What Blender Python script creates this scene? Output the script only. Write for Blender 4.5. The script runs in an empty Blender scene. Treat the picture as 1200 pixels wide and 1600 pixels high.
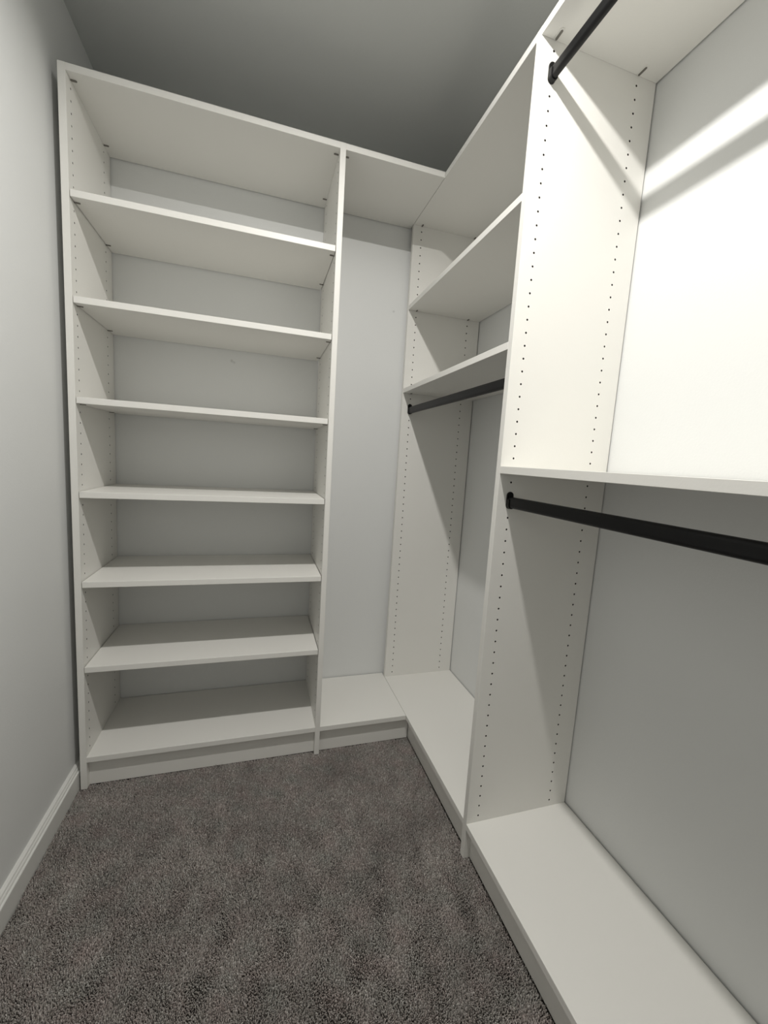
import bpy, bmesh, math, random
import numpy as np
from mathutils import Matrix, Vector

S = bpy.context.scene
C = S.collection

# ---------------------------------------------------------------- camera
cd = bpy.data.cameras.new('camera'); cam = bpy.data.objects.new('camera', cd); C.objects.link(cam)
S.camera = cam
F_PX = 634.04
cd.sensor_fit = 'VERTICAL'; cd.sensor_height = 36.0; cd.lens = F_PX*36.0/1600
cd.shift_x = 3.27/1600; cd.shift_y = -3.54/1600
cd.clip_start = 0.02; cd.clip_end = 50
ya, pi_, ro = 0.2962, -0.1220, 0.0609
fw = Vector((math.sin(ya)*math.cos(pi_), math.cos(ya)*math.cos(pi_), math.sin(pi_)))
r0 = Vector((math.cos(ya), -math.sin(ya), 0)); u0 = r0.cross(fw)
r1 = r0*math.cos(ro)+u0*math.sin(ro); u1 = -r0*math.sin(ro)+u0*math.cos(ro)
M = Matrix.Identity(4)
for i in range(3):
    M[i][0] = r1[i]; M[i][1] = u1[i]; M[i][2] = -fw[i]
M[0][3], M[1][3], M[2][3] = 0.5512, -1.4541, 1.1544
cam.matrix_world = M

# ---------------------------------------------------------------- world, light, exposure
w = bpy.data.worlds.new('world'); S.world = w; w.use_nodes = True
w.node_tree.nodes['Background'].inputs[0].default_value = (0.6, 0.62, 0.65, 1)
w.node_tree.nodes['Background'].inputs[1].default_value = 0.05
S.view_settings.view_transform = 'Standard'; S.view_settings.look = 'None'
S.view_settings.gamma = 1.0; S.view_settings.use_curve_mapping = False
S.view_settings.exposure = 0.0
LAMP = Vector((0.75, -0.92, 2.3930)); LAMP_W = 19.2; LAMP_COL = (1.0, 0.975, 0.935)

# ---------------------------------------------------------------- measures (metres)
T = 0.019                      # board thickness
W = 0.7597                     # inner width of the shoe tower
D = 0.3494                     # back wall
XR, DR = 1.1540, 0.3526        # front plane and depth of the right-hand run
XW = XR+DR                     # right wall
YM, YP = -0.4986, 0.3083       # far face of the dividing panel, near face of the far panel
YN = YM-T-0.914                # near end of the near bay
ZT, ZB = 2.1549, 0.1108        # underside of the top boards, top of the bottom boards
WX = -0.0255                   # left wall
ZC = 2.4200                    # ceiling
YF = -2.30                     # wall behind the camera
GAP = 0.0040
ZFLOOR = -0.014                # carpet backing
PITCH, Z0, NH = 0.03176, 0.1312, 64

# ---------------------------------------------------------------- materials
def nodes(name):
    m = bpy.data.materials.new(name); m.use_nodes = True
    nt = m.node_tree; b = nt.nodes['Principled BSDF']
    return m, nt, b
def N(nt, t, **k):
    n = nt.nodes.new(t)
    for a, v in k.items(): setattr(n, a, v)
    return n
def painted(name, col, rough, scale, bump, var=0.015, stains=(), spec=0.4):
    m, nt, b = nodes(name); L = nt.links.new
    tc = N(nt, 'ShaderNodeTexCoord')
    n1 = N(nt, 'ShaderNodeTexNoise'); n1.inputs['Scale'].default_value = 1.7; n1.inputs['Detail'].default_value = 3
    L(tc.outputs['Object'], n1.inputs['Vector'])
    mix = N(nt, 'ShaderNodeMix', data_type='RGBA')
    mix.inputs[6].default_value = (*[c*(1-var) for c in col], 1); mix.inputs[7].default_value = (*[min(1, c*(1+var)) for c in col], 1)
    L(n1.outputs['Fac'], mix.inputs[0]); out = mix.outputs[2]
    for (p, r, c, k) in stains:
        d = N(nt, 'ShaderNodeVectorMath', operation='DISTANCE'); d.inputs[1].default_value = p
        wob = N(nt, 'ShaderNodeTexNoise'); wob.inputs['Scale'].default_value = 90
        L(tc.outputs['Object'], wob.inputs['Vector'])
        L(tc.outputs['Object'], d.inputs[0])
        ad = N(nt, 'ShaderNodeMath', operation='MULTIPLY_ADD'); L(wob.outputs['Fac'], ad.inputs[0]); ad.inputs[1].default_value = -r*1.6; L(d.outputs['Value'], ad.inputs[2])
        mr = N(nt, 'ShaderNodeMapRange'); mr.inputs[1].default_value = -r*.3; mr.inputs[2].default_value = r*.5; mr.inputs[3].default_value = k; mr.inputs[4].default_value = 0
        L(ad.outputs[0], mr.inputs[0])
        m2 = N(nt, 'ShaderNodeMix', data_type='RGBA'); L(mr.outputs[0], m2.inputs[0]); L(out, m2.inputs[6]); m2.inputs[7].default_value = (*c, 1)
        out = m2.outputs[2]
    L(out, b.inputs['Base Color'])
    b.inputs['Roughness'].default_value = rough; b.inputs['Specular IOR Level'].default_value = spec
    n2 = N(nt, 'ShaderNodeTexNoise'); n2.inputs['Scale'].default_value = scale; n2.inputs['Detail'].default_value = 2
    L(tc.outputs['Object'], n2.inputs['Vector'])
    bp = N(nt, 'ShaderNodeBump'); bp.inputs['Strength'].default_value = bump; bp.inputs['Distance'].default_value = 0.0005
    L(n2.outputs['Fac'], bp.inputs['Height']); L(bp.outputs['Normal'], b.inputs['Normal'])
    return m
def flat(name, col, rough, metal=0.0, spec=0.5):
    m, nt, b = nodes(name)
    b.inputs['Base Color'].default_value = (*col, 1); b.inputs['Roughness'].default_value = rough
    b.inputs['Metallic'].default_value = metal; b.inputs['Specular IOR Level'].default_value = spec
    return m
GREY = (0.33, 0.33, 0.32)
MEL = painted('white_melamine', (0.84, 0.83, 0.79), 0.42, 260, 0.22, 0.008)
WALLM = painted('wall_paint', (0.79, 0.80, 0.79), 0.75, 190, 0.35, 0.012)
WALLB = painted('back_wall_paint', (0.79, 0.80, 0.79), 0.75, 190, 0.35, 0.012,
    stains=[((0.432, D, 1.513), 0.006, GREY, .35), ((0.442, D, 1.508), 0.005, GREY, .3), ((1.100, D, 1.806), 0.005, GREY, .3)])
CEILM = painted('ceiling_paint', (0.68, 0.695, 0.68), 0.9, 150, 0.4, 0.012, spec=.2)
TRIMM = painted('trim_paint', (0.78, 0.78, 0.75), 0.35, 60, 0.05, 0.006)
BLACK = painted('black_powder_coat', (0.006, 0.006, 0.0065), 0.42, 900, 0.12, 0.05, spec=.25)
HOLE = flat('hole_core', (0.035, 0.03, 0.026), 0.95)
PINM = flat('dull_zinc', (0.22, 0.21, 0.19), 0.45, 0.7)
RIMM = flat('lamp_trim_white', (0.8, 0.8, 0.8), 0.4)
LENS, _nt, _b = nodes('lamp_lens')
_b.inputs['Base Color'].default_value = (1, 1, 1, 1)
_b.inputs['Emission Color'].default_value = (*LAMP_COL, 1); _b.inputs['Emission Strength'].default_value = 6

FIBM, nt, b = nodes('carpet_fibre')
at = N(nt, 'ShaderNodeAttribute'); at.attribute_name = 'fibre'
nt.links.new(at.outputs['Color'], b.inputs['Base Color']); b.inputs['Roughness'].default_value = 0.85
b.inputs['Specular IOR Level'].default_value = 0.15
BACKM = painted('carpet_backing', (0.10, 0.092, 0.085), 1.0, 400, 0.5, 0.1)

# ---------------------------------------------------------------- helpers
def link(name, bm, mats, parent=None, smooth=False):
    me = bpy.data.meshes.new(name)
    bm.normal_update(); bm.to_mesh(me); bm.free()
    for m in (mats if isinstance(mats, (list, tuple)) else [mats]): me.materials.append(m)
    if smooth:
        for p in me.polygons: p.use_smooth = True
    o = bpy.data.objects.new(name, me); C.objects.link(o)
    if parent: o.parent = parent; o.matrix_parent_inverse = parent.matrix_world.inverted()
    return o
def empty(name, loc, label, cat, group=None):
    o = bpy.data.objects.new(name, None); C.objects.link(o)
    o.location = loc; o.matrix_world = Matrix.Translation(loc)
    o.empty_display_size = 0.05
    o['label'] = label; o['category'] = cat
    if group: o['group'] = group
    return o
def box_bm(x0, x1, y0, y1, z0, z1, bev=0.0006):
    bm = bmesh.new()
    r = bmesh.ops.create_cube(bm, size=1.0)
    for v in r['verts']:
        v.co.x = x0 if v.co.x < 0 else x1
        v.co.y = y0 if v.co.y < 0 else y1
        v.co.z = z0 if v.co.z < 0 else z1
    if bev:
        bmesh.ops.bevel(bm, geom=list(bm.edges), offset=bev, segments=1, profile=0.5, affect='EDGES')
    return bm
def board(name, parent, x0, x1, y0, y1, z0, z1, mat=None):
    return link(name, box_bm(x0, x1, y0, y1, z0, z1), mat or MEL, parent)
def struct(name, bm, m):
    o = link(name, bm, m); o['kind'] = 'structure'; return o

def drilled_panel(name, parent, axis, face, sign, d0, d1, cols, z0, z1, x_other):
    """Upright board drilled with two columns of real shelf-pin holes.
    axis 0: board lies in the plane x = face (depth runs along y); axis 1: in y = face (depth runs along x).
    sign: direction in which the drilled face looks. x_other: position of the plain face."""
    e = 0.0006
    def P(dep, z, out=0.0):
        f = face - sign*out           # 'out' = depth into the board
        return (f, dep, z) if axis == 0 else (dep, f, z)
    def PO(dep, z, off=0.0):
        f = x_other + sign*off
        return (f, dep, z) if axis == 0 else (dep, f, z)
    V = []; Fc = []
    cache = {}
    def vid(p):
        k = (round(p[0], 6), round(p[1], 6), round(p[2], 6))
        if k not in cache: cache[k] = len(V); V.append(p)
        return cache[k]
    def quad(*ps): Fc.append([vid(p) for p in ps])
    HC = 0.006                        # half width of the drilled strip
    zs = [Z0+PITCH*k for k in range(NH)]
    zb = [z0+e] + [zs[0]-PITCH/2+PITCH*k for k in range(NH+1)] + [z1-e]
    dl, dh = d0+e, d1-e
    br = [dl, cols[0]-HC, cols[0]+HC, cols[1]-HC, cols[1]+HC, dh]
    HV = []; HF = []
    R = 0.0027; n = 10
    for s in range(5):
        a, c = br[s], br[s+1]
        for k in range(len(zb)-1):
            lo, hi = zb[k], zb[k+1]
            if s in (1, 3) and 1 <= k <= NH:
                cz = zs[k-1]; cd_ = (a+c)/2
                sq = []
                ring = []
                for i in range(n):
                    t = 2*math.pi*i/n
                    ring.append(P(cd_+R*math.cos(t), cz+R*math.sin(t)))
                # outer square with n points aligned
                for i in range(n):
                    t = 2*math.pi*i/n; ct, st = math.cos(t), math.sin(t)
                    hw, hh = HC, PITCH/2
                    sc = min(hw/abs(ct) if abs(ct) > 1e-9 else 9, hh/abs(st) if abs(st) > 1e-9 else 9)
                    sq.append((cd_+sc*ct, cz+sc*st))
                corners = [(c, hi), (a, hi), (a, lo), (c, lo)]
                ctan = [math.atan2(p[1]-cz, p[0]-cd_) % (2*math.pi) for p in corners]
                for i in range(n):
                    j = (i+1) % n; t0 = 2*math.pi*i/n; t1 = 2*math.pi*(i+1)/n
                    mid = [P(*corners[q]) for q in range(4) if t0+1e-6 < ctan[q] < t1-1e-6]
                    Fc.append([vid(ring[i]), vid(P(*sq[i]))]+[vid(p) for p in mid]+[vid(P(*sq[j])), vid(ring[j])])
                b0 = len(HV)
                for i in range(n):
                    t = 2*math.pi*i/n; HV.append(P(cd_+R*math.cos(t), cz+R*math.sin(t), 0.0))
                for i in range(n):
                    t = 2*math.pi*i/n; HV.append(P(cd_+R*math.cos(t), cz+R*math.sin(t), 0.011))
                for i in range(n):
                    HF.append([b0+i, b0+(i+1) % n, b0+n+(i+1) % n, b0+n+i])
                HF.append([b0+n+i for i in range(n)])
            else:
                quad(P(a, lo), P(c, lo), P(c, hi), P(a, hi))
    # chamfers, edges, plain face
    A = [P(dl, z0+e), P(dh, z0+e), P(dh, z1-e), P(dl, z1-e)]
    B = [P(d0, z0, e), P(d1, z0, e), P(d1, z1, e), P(d0, z1, e)]
    Cc = [PO(d0, z0, e), PO(d1, z0, e), PO(d1, z1, e), PO(d0, z1, e)]
    Dd = [PO(dl, z0+e), PO(dh, z0+e), PO(dh, z1-e), PO(dl, z1-e)]
    for X, Y in ((A, B), (B, Cc), (Cc, Dd)):
        for i in range(4):
            j = (i+1) % 4; quad(X[i], X[j], Y[j], Y[i])
    quad(*Dd)
    me = bpy.data.meshes.new(name); me.from_pydata(V, [], Fc); me.materials.append(MEL)
    bm = bmesh.new(); bm.from_mesh(me); bmesh.ops.recalc_face_normals(bm, faces=bm.faces); bm.to_mesh(me); bm.free()
    o = bpy.data.objects.new(name, me); C.objects.link(o); o.parent = parent; o.matrix_parent_inverse = parent.matrix_world.inverted()
    hm = bpy.data.meshes.new('pin_holes'); hm.from_pydata(HV, [], HF); hm.materials.append(HOLE)
    h = bpy.data.objects.new('pin_holes', hm); C.objects.link(h); h.parent = o; h['kind'] = 'stuff'
    h.matrix_parent_inverse = o.matrix_world.inverted()
    return o

def pill(bm, cx, cy, dx, dy, length, width, z, thick, mi, seg=8, start=0.0):
    """pill-shaped slab below z, starting at (cx,cy)+start and running along (dx,dy)"""
    r = width/2; px, py = -dy, dx
    pts = []
    s, e_ = start+r, length-r
    for i in range(seg+1):
        t = -math.pi/2+math.pi*i/seg
        a, b_ = e_+r*math.cos(t), r*math.sin(t)
        pts.append((cx+dx*a+px*b_, cy+dy*a+py*b_))
    for i in range(seg+1):
        t = math.pi/2+math.pi*i/seg
        a, b_ = s+r*math.cos(t), r*math.sin(t)
        pts.append((cx+dx*a+px*b_, cy+dy*a+py*b_))
    top = [bm.verts.new((x, y, z)) for x, y in pts]
    bot = [bm.verts.new((x, y, z-thick)) for x, y in pts]
    fs = [bm.faces.new(bot), bm.faces.new(top[::-1])]
    for i in range(len(pts)):
        j = (i+1) % len(pts); fs.append(bm.faces.new([top[i], top[j], bot[j], bot[i]]))
    for f in fs: f.material_index = mi
def fasteners(shelf, spots, z, big=False):
    """shelf pins let into the underside, one at each corner"""
    for (x, y, dx, dy) in spots:
        bm = bmesh.new()
        if big:
            pill(bm, x, y, dx, dy, 0.030, 0.011, z, 0.0012, 1)
            pill(bm, x, y, dx, dy, 0.026, 0.0055, z-0.0012, 0.0012, 0, start=0.002)
        else:
            pill(bm, x, y, dx, dy, 0.016, 0.0055, z, 0.0022, 0)
        link('shelf_pin', bm, [PINM, MEL], shelf)

# ---------------------------------------------------------------- the room
struct('floor', box_bm(WX-.1, XW+.1, YF-.1, D+.1, ZFLOOR-.1, ZFLOOR, 0), BACKM)
struct('ceiling', box_bm(WX-.1, XW+.1, YF-.1, D+.1, ZC, ZC+.1, 0), CEILM)
struct('wall_left', box_bm(WX-.1, WX, YF-.1, D+.1, ZFLOOR, ZC, 0), WALLM)
struct('wall_back', box_bm(WX, XW, D, D+.1, ZFLOOR, ZC, 0), WALLB)
struct('wall_right', box_bm(XW, XW+.1, YF-.1, D+.1, ZFLOOR, ZC, 0), WALLM)
struct('wall_front', box_bm(WX, XW, YF-.1, YF, ZFLOOR, ZC, 0), WALLM)
# baseboard profile (out from the wall, height)
prof = [(0, ZFLOOR), (.0195, ZFLOOR), (.0195, .0545), (.0185, .0565), (.0145, .0578), (.0145, .0600), (.0130, .0630),
        (.0100, .0655), (.0100, .0675), (.0088, .0695), (.0060, .0708), (0, .0712)]
def baseboard(name, a, b_, nrm):
    bm = bmesh.new()
    ra = [bm.verts.new((a[0]+nrm[0]*o, a[1]+nrm[1]*o, z)) for o, z in prof]
    rb = [bm.verts.new((b_[0]+nrm[0]*o, b_[1]+nrm[1]*o, z)) for o, z in prof]
    for i in range(len(prof)):
        j = (i+1) % len(prof); bm.faces.new([ra[i], ra[j], rb[j], rb[i]])
    bm.faces.new(ra[::-1]); bm.faces.new(rb)
    bmesh.ops.recalc_face_normals(bm, faces=bm.faces)
    return struct(name, bm, TRIMM)
baseboard('baseboard_left', (WX, YF), (WX, D), (1, 0))
baseboard('baseboard_front', (WX+.0196, YF), (XW-.0196, YF), (0, 1))
baseboard('baseboard_right', (XW, YF), (XW, YN-T-.004), (-1, 0))

# ---------------------------------------------------------------- ceiling light (above, out of frame)
def lamp():
    t = empty('ceiling_light', (LAMP.x, LAMP.y, ZC), 'small round white ceiling light above the closet floor', 'light')
    bm = bmesh.new(); n = 40
    pr = [(.060, ZC), (.060, ZC-.027), (.056, ZC-.0345), (.046, ZC-.0355), (.046, ZC-.0260), (.020, ZC-.0260)]
    rings = [[bm.verts.new((LAMP.x+r*math.cos(2*math.pi*i/n), LAMP.y+r*math.sin(2*math.pi*i/n), z)) for i in range(n)] for r, z in pr]
    for a, c in zip(rings, rings[1:]):
        for i in range(n):
            j = (i+1) % n; bm.faces.new([a[i], a[j], c[j], c[i]])
    bmesh.ops.recalc_face_normals(bm, faces=bm.faces)
    link('trim_ring', bm, RIMM, t, True)
    bm = bmesh.new(); bmesh.ops.create_circle(bm, cap_ends=True, radius=.028, segments=32)
    for v in bm.verts: v.co = Vector((LAMP.x+v.co.x, LAMP.y-v.co.y, ZC-.0263))
    link('lens', bm, LENS, t)
    l = bpy.data.lights.new('lamp', 'AREA'); l.shape = 'DISK'; l.size = 0.05; l.energy = LAMP_W; l.color = LAMP_COL
    o = bpy.data.objects.new('lamp', l); C.objects.link(o); o.location = (0, 0, LAMP.z-ZC); o.parent = t
lamp()

# ---------------------------------------------------------------- shoe tower against the back wall
BOT = -0.004
ZTOP = ZT+T
XL, XI = T, T+W
YB = D-GAP
tower = empty('shelving_unit', (XI/2, D/2, 0), 'tall white open shelf tower with six adjustable shelves beside left wall', 'shelving')
LC = (0.0315, 0.2845)
drilled_panel('side_panel', tower, 0, T, 1, 0, YB, LC, BOT, ZTOP, 0.0)
drilled_panel('side_panel', tower, 0, XI, -1, 0, YB, LC, BOT, ZTOP, XI+T)
def tower_spots(): return [(XL+.0002, LC[0], 1, 0), (XL+.0002, LC[1], 1, 0), (XI-.0002, LC[0], -1, 0), (XI-.0002, LC[1], -1, 0)]
s = board('top_shelf', tower, XL, XI, 0, YB, ZT, ZTOP); fasteners(s, tower_spots(), ZT)
for z in (1.8579, 1.5728, 1.2867, 1.0012, .7145, .4286):
    g = 0.0020
    s = board('shelf', tower, XL+g, XI-g, 0.0005, YB-.001, z-T, z); fasteners(s, tower_spots(), z-T)
board('bottom_shelf', tower, XL, XI, 0, YB, ZB-T, ZB)
board('toe_kick', tower, XL, XI, .020, .036, BOT, ZB-T)

# ---------------------------------------------------------------- corner boards
XC = XI+T
corner = empty('corner_shelving', ((XC+XR)/2, D/2, 0), 'narrow open white corner bay with only top and bottom boards between the two runs', 'shelving')
s = board('top_shelf', corner, XC, XR-.0012, 0, YB, ZT, ZTOP)
fasteners(s, [(XC+.0002, LC[0], 1, 0), (XC+.0002, LC[1], 1, 0)], ZT)
board('bottom_shelf', corner, XC, XR-.0012, 0, YB, ZB-T, ZB)
board('toe_kick', corner, XC, XR+.018, .020, .036, BOT, ZB-T)

# ---------------------------------------------------------------- right-hand run
RC = (XR+.0370, XR+.2875)
XB = XW-GAP
far = empty('hanging_unit', ((XR+XW)/2, (YP+YM)/2, 0), 'white closet section in the far right corner with two shelves over a short black rod', 'closet unit', 'hanging sections of the right-hand run')
drilled_panel('side_panel', far, 1, YP, -1, XR, XB, RC, BOT, ZTOP, YP+T)
def yspots(ya_, yb_): return [(x, ya_-.0002, 0, -1) for x in RC]+[(x, yb_+.0002, 0, 1) for x in RC]
s = board('top_shelf', far, XR, XB, YM, YP, ZT, ZTOP); fasteners(s, yspots(YP, YM), ZT)
for z in (1.828, 1.4755):
    s = board('shelf', far, XR+.0005, XB-.001, YM+.0010, YP-.0008, z-T, z); fasteners(s, yspots(YP, YM), z-T)
board('bottom_shelf', far, XR, XB, YM, YP, ZB-T, ZB)
board('toe_kick', far, XR+.0212, XR+.0372, YM, YP, BOT, ZB-T)

near = empty('hanging_unit', ((XR+XW)/2, (YM+YN)/2, 0), 'large white closet section at right with black rods above and below its middle shelf', 'closet unit', 'hanging sections of the right-hand run')
drilled_panel('side_panel', near, 1, YM-T, -1, XR, XB, RC, BOT, ZTOP, YM)
drilled_panel('side_panel', near, 1, YN, 1, XR, XB, RC, BOT, ZTOP, YN-T)
s = board('top_shelf', near, XR, XB, YN, YM-T, ZT, ZTOP); fasteners(s, yspots(YM-T, YN), ZT, True)
s = board('shelf', near, XR, XB-.001, YN+.0004, YM-T-.0004, 1.157-T, 1.157)
board('bottom_shelf', near, XR, XB, YN, YM-T, ZB-T, ZB)
board('toe_kick', near, XR+.0212, XR+.0372, YN, YM-T, BOT, ZB-T)

# ---------------------------------------------------------------- hanging rods
def oval(r, h, n=10):
    """stadium outline: half width r, overall height h, centred"""
    k = h/2-r; p = []
    for i in range(n+1):
        t = math.pi*i/n; p.append((r*math.cos(t), k+r*math.sin(t)))
    for i in range(n+1):
        t = math.pi+math.pi*i/n; p.append((r*math.cos(t), -k+r*math.sin(t)))
    return p
def extrude_y(bm, prof_, x, z, y0, y1, bev=0.0):
    def ring(y, ins):
        out = []
        for px, pz in prof_:
            l = math.hypot(px, pz); f = (l-ins)/l if l > 0 else 1
            out.append(bm.verts.new((x+px*f, y, z+pz*f)))
        return out
    s_ = 1 if y1 > y0 else -1
    rs = [ring(y0, 0), ring(y1-s_*bev, 0)]
    if bev: rs.append(ring(y1, bev))
    for a, c in zip(rs, rs[1:]):
        for i in range(len(a)):
            j = (i+1) % len(a); bm.faces.new([a[i], a[j], c[j], c[i]])
    bm.faces.new(rs[0]); bm.faces.new(rs[-1][::-1])
def closet_rod(x, zbot, ya_, yb_, label):
    """ya_ > yb_: faces of the two panels it spans; zbot: lowest point of the flange"""
    t = empty('closet_rod', (x, (ya_+yb_)/2, zbot), label, 'rod', 'black closet rods of the right-hand run')
    zr = zbot+.0030+.0150
    bm = bmesh.new()
    # tube: flat-sided oval with a shallow groove along the top, as extruded rods have
    out = oval(.0075, .030)
    extrude_y(bm, out, x, zr, ya_-.0035, yb_+.0035)
    bmesh.ops.recalc_face_normals(bm, faces=bm.faces)
    link('tube', bm, BLACK, t)
    for y, s_ in ((ya_, -1), (yb_, 1)):
        bm = bmesh.new()
        extrude_y(bm, oval(.0100, .046), x, zbot+.023, y, y+s_*.0035, .0010)
        # cup that holds the tube: U-shaped lip, open at the top
        no, ni = [], []
        for i in range(13):
            a = math.pi+math.pi*i/12
            no.append((.0098*math.cos(a), .0098*math.sin(a))); ni.append((.0078*math.cos(a), .0078*math.sin(a)))
        zc_ = zr-.0150+.0075
        no = [(-.0098, .016)]+no+[(.0098, .016)]; ni = [(-.0078, .016)]+ni+[(.0078, .016)]
        ya1, yb1 = y+s_*.003, y+s_*.0125
        vo = [[bm.verts.new((x+p[0], yy, zc_+p[1])) for p in no] for yy in (ya1, yb1)]
        vi = [[bm.verts.new((x+p[0], yy, zc_+p[1])) for p in ni] for yy in (ya1, yb1)]
        m = len(no)
        for i in range(m-1):
            bm.faces.new([vo[0][i], vo[0][i+1], vo[1][i+1], vo[1][i]])
            bm.faces.new([vi[0][i], vi[1][i], vi[1][i+1], vi[0][i+1]])
            bm.faces.new([vo[1][i], vo[1][i+1], vi[1][i+1], vi[1][i]])
        for i in (0, m-1):
            bm.faces.new([vo[0][i], vo[1][i], vi[1][i], vi[0][i]])
        bmesh.ops.recalc_face_normals(bm, faces=bm.faces)
        link('flange', bm, BLACK, t)
    return t
closet_rod(XR+.0365, 1.3650, YP, YM, 'short black oval rod in the far right section, below its lower shelf')
closet_rod(XR+.0370, 1.0448, YM-T, YN, 'black oval rod just under the middle shelf of the nearest right section')
closet_rod(XR+.0370, 2.0623, YM-T, YN, 'black oval rod just under the top board of the nearest right section')

# ---------------------------------------------------------------- carpet pile
def carpet():
    rng = np.random.default_rng(7)
    x0, x1 = WX+.0205, XR+.0203
    y0, y1 = YF+.020, .0192
    sp = 0.0027
    gx, gy = np.meshgrid(np.arange(x0, x1, sp), np.arange(y0, y1, sp))
    X = gx.ravel(); Y = gy.ravel()
    X = X+rng.uniform(-.5, .5, X.size)*sp; Y = Y+rng.uniform(-.5, .5, Y.size)*sp
    n = X.size
    # cut out the feet of the uprights
    keep = np.ones(n, bool)
    def cut(a, b_, c, d_):
        keep[(X > a) & (X < b_) & (Y > c) & (Y < d_)] = False
    cut(-.003, T+.0004, -.0006, .1); cut(XI-.0004, XI+T+.0004, -.0006, .1)
    cut(XR-.0006, XW, YM-T-.0004, YM+.0004); cut(XR-.0006, XW, YN-T-.0004, YN+.0004)
    keep &= (X > x0) & (X < x1) & (Y > y0) & (Y < y1)
    X, Y = X[keep], Y[keep]; n = X.size
    # smooth random fields: lean of the pile and yarn tone
    def field(wl, seed):
        r = np.random.default_rng(seed); f = np.zeros(n)
        for _ in range(14):
            a = r.uniform(0, 2*np.pi); k = 2*np.pi/(wl*r.uniform(.6, 1.6)); f += np.sin(k*(X*np.cos(a)+Y*np.sin(a))+r.uniform(0, 6.28))
        return f/np.sqrt(7)
    lx = .0010*field(.13, 1)+.0007*field(.05, 2)+rng.normal(0, .0017, n)
    ly = .0010*field(.14, 3)+.0007*field(.06, 4)+rng.normal(0, .0017, n)-.0006
    h = .0125+.0004*field(.14, 5)+rng.normal(0, .0008, n)
    ln = np.sqrt(lx**2+ly**2); h = np.sqrt(np.maximum(h**2-ln**2, .00004))
    rad = rng.uniform(.0011, .0016, n); tw = rng.uniform(0, 2*np.pi, n)
    V = np.zeros((n, 8, 3), np.float32)
    zb = ZFLOOR
    for k in range(3):
        a = tw+2*np.pi*k/3
        V[:, k, 0] = X+rad*np.cos(a); V[:, k, 1] = Y+rad*np.sin(a); V[:, k, 2] = zb
        a2 = a+.8
        V[:, 3+k, 0] = X+lx*.65+rad*1.25*np.cos(a2); V[:, 3+k, 1] = Y+ly*.65+rad*1.25*np.sin(a2); V[:, 3+k, 2] = zb+h*.78
    V[:, 6, 0] = X+lx; V[:, 6, 1] = Y+ly; V[:, 6, 2] = zb+h
    V = V[:, :7]
    base = (np.arange(n)*7)[:, None, None]
    tris = []
    for k in range(3):
        j = (k+1) % 3
        tris += [(k, j, 3+j), (k, 3+j, 3+k), (3+k, 3+j, 6)]
    Tt = (np.array(tris)[None]+base).reshape(-1, 3).astype(np.int32)
    me = bpy.data.meshes.new('carpet_pile')
    me.vertices.add(n*7); me.vertices.foreach_set('co', V.reshape(-1))
    me.loops.add(Tt.size); me.loops.foreach_set('vertex_index', Tt.reshape(-1))
    me.polygons.add(len(Tt)); me.polygons.foreach_set('loop_start', np.arange(0, Tt.size, 3, dtype=np.int32))
    me.update(calc_edges=True)
    pal = np.array([[.36, .330, .305], [.30, .275, .250], [.43, .40, .375], [.34, .295, .275], [.56, .53, .50], [.22, .20, .185]])
    pk = rng.choice(6, n, p=[.30, .22, .20, .13, .07, .08])
    col = pal[pk]*(1+.05*field(.22, 9)[:, None])*rng.uniform(.80, 1.15, (n, 1))*(.98+.011*np.outer(field(.09, 11), [1.2, -.4, -.2]))
    ca = np.ones((n, 7, 4), np.float32); ca[:, :, :3] = col[:, None, :]
    at_ = me.color_attributes.new('fibre', 'FLOAT_COLOR', 'POINT'); at_.data.foreach_set('color', ca.reshape(-1))
    me.materials.append(FIBM)
    o = bpy.data.objects.new('carpet_pile', me); C.objects.link(o)
    o['kind'] = 'stuff'; o['label'] = 'taupe grey cut-pile carpet covering the closet floor'; o['category'] = 'carpet'
    print('carpet tufts', n)
carpet()
